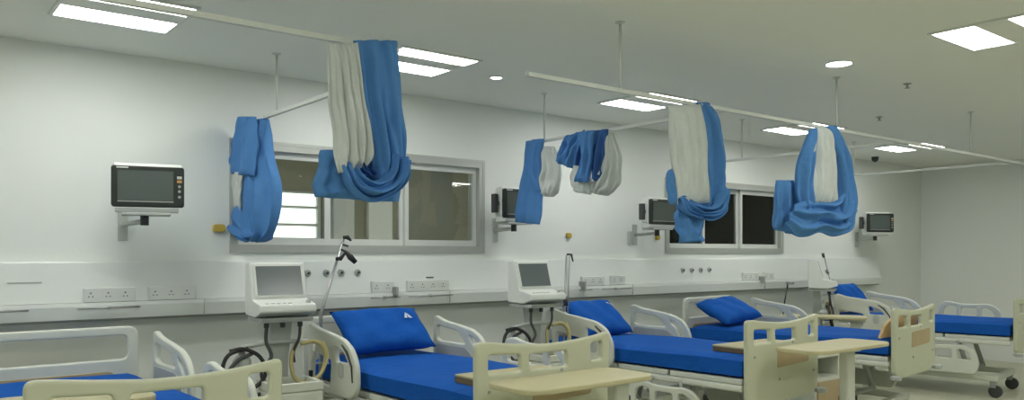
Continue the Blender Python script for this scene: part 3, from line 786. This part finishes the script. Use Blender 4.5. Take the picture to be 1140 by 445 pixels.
# ------------------------------------------------------------------ hose arms / stands
def stand(label, base, pts, r, m, clamps, name='drip_stand', cat='stand'):
    t = thing(name, label, cat, (base[0], base[1], 0))
    loc = Vector((base[0], base[1], 0))
    obj('pole', tb([tuple(Vector(p)-loc) for p in pts], r, 10), M[m], t)
    bm = bmesh.new()
    lathe(bm, [(.02, .05), (.035, .06), (.035, .10), (.015, .12)], (0, 0, 0), 16)
    for k in range(4):
        a = PI/4+k*PI/2; tube(bm, [(.02*math.cos(a), .02*math.sin(a), .085), (.09*math.cos(a), .09*math.sin(a), .06)], .012, 8)
    bs = obj('base', bm, M['lgrey'], t)
    for k in range(4):
        a = PI/4+k*PI/2; bm = bmesh.new(); lathe(bm, [(.02, -.01), (.028, -.008), (.028, .008), (.02, .01)], (.09*math.cos(a), .09*math.sin(a), .028), 12, 'X'); box(bm, .09*math.cos(a)-.007, .09*math.cos(a)+.007, .09*math.sin(a)-.01, .09*math.sin(a)+.01, .045, .06); obj('castor', bm, M['dark'], t)
    for cp, rr, mm in clamps:
        obj('clamp', tb([tuple(Vector(p)-loc) for p in cp], rr, 10), M[mm], t)
    return t
b1 = P(357, 350, 1, 5.02); e1 = P(383, 264, 1, 5.02)
mid = b1.lerp(e1, .62)
stand('tall leaning hose stand with black clamps, left of the pillow with triangular emblem', (b1.x, b1.y), [(b1.x, b1.y, .11), tuple(b1), tuple(e1)], [.013, .012, .008], 'steel', [
    ([tuple(P(382, 264, 1, 5.02)), tuple(P(387, 264, 1, 5.0)), tuple(P(391, 268, 1, 4.98))], [.010, .016, .006], 'black'),
    ([tuple(P(379, 277, 1, 5.02)), tuple(P(385, 280, 1, 4.98)), tuple(P(390, 286, 1, 4.96)), tuple(P(396, 292, 1, 4.95))], [.006, .010, .022, .016], 'black'),
    ([tuple(P(374, 288, 1, 5.02)), tuple(P(379, 288, 1, 5.0)), tuple(P(385, 281, 1, 4.98))], [.012, .015, .006], 'black'),
    ([tuple(P(381, 272, 1, 5.02)), tuple(P(388, 274, 1, 5.0))], [.009, .007], 'dark'),
    ([tuple(P(357, 385, 1, 5.0)), tuple(P(350, 384, 1, 4.96)), tuple(P(347, 404, 1, 4.94)), tuple(P(365, 404, 1, 4.94)), tuple(P(357, 385, 1, 4.98))], .010, 'creamlite'),
    ([tuple(P(346, 412, 1, 5.0)), tuple(P(346, 422, 1, 5.0))], [.014, .012], 'black'),
])
b2 = P(628, 352, 1, 5.0)
stand('upright twin-pole hose stand with a black hook, left of the pillow with small print', (b2.x, b2.y), [(b2.x, b2.y, .11), tuple(b2), tuple(P(631, 284, 1, 5.0))], .010, 'steel', [
    ([tuple(P(632, 352, 1, 4.99)), tuple(P(634, 283, 1, 4.99))], .007, 'lgrey'),
    ([tuple(P(631, 283, 1, 5.0)), tuple(P(636, 283, 1, 4.98)), tuple(P(638, 291, 1, 4.96))], [.008, .010, .006], 'black'),
    ([tuple(P(629, 330, 1, 4.99)), tuple(P(630, 340, 1, 4.99))], .020, 'dark'),
    ([tuple(P(628, 348, 1, 4.97)), tuple(P(635, 356, 1, 4.95))], .016, 'steel'),
])
b3 = P(872, 345, 1, 5.02)
stand('short black stand pole right of the bed under the second window', (b3.x, b3.y), [(b3.x, b3.y, .11), tuple(b3), tuple(P(877, 316, 1, 5.02))], .008, 'black', [
    ([tuple(P(876, 315, 1, 5.02)), tuple(P(883, 315, 1, 5.0))], .016, 'grey')])
b4 = P(924, 312, 1, 5.2)
stand('thin beaded drip stand on the wall side of the farthest pillow', (b4.x, b4.y), [(b4.x, b4.y, .11), tuple(b4), tuple(P(917, 283, 1, 5.2))], .006, 'steel', [
    ([tuple(P(916, 282, 1, 5.2)), tuple(P(917, 286, 1, 5.2))], .016, 'dark'), ([tuple(P(920, 301, 1, 5.2)), tuple(P(922, 304, 1, 5.2))], .018, 'grey')])

# ------------------------------------------------------------------ world, camera
sc = bpy.context.scene
w = bpy.data.worlds.new('sky'); sc.world = w; w.use_nodes = True
w.node_tree.nodes['Background'].inputs[0].default_value = (.93, 1, .97, 1); w.node_tree.nodes['Background'].inputs[1].default_value = 2.0
# lamps added to brighten the corridor and the inner room
GC = 'added lights of the rooms behind the windows'
for x, y, lb in ((3.0, 7.2, 'added square ceiling light inside the corridor, behind the left part of the first window'), (5.4, 7.2, 'added square ceiling light inside the corridor, right of the first window opening'), (10.9, 7.0, 'added square ceiling light of the dim room behind the second window')):
    dup(l0, (x, y, CZ), 0, lb, GC)

cam = bpy.data.cameras.new('camera'); co = bpy.data.objects.new('camera', cam); link(co)
co.location = (0, 0, CAMH); co.rotation_euler = (PI/2, 0, -YAW)
cam.sensor_width = 36; cam.lens = FOC/1140*36; cam.shift_y = (283-222.5)/1140; cam.clip_start = .05
sc.camera = co
sc.view_settings.view_transform = 'Standard'; sc.view_settings.look = 'None'; sc.view_settings.gamma = 1; sc.view_settings.use_curve_mapping = False
sc.view_settings.exposure = .55
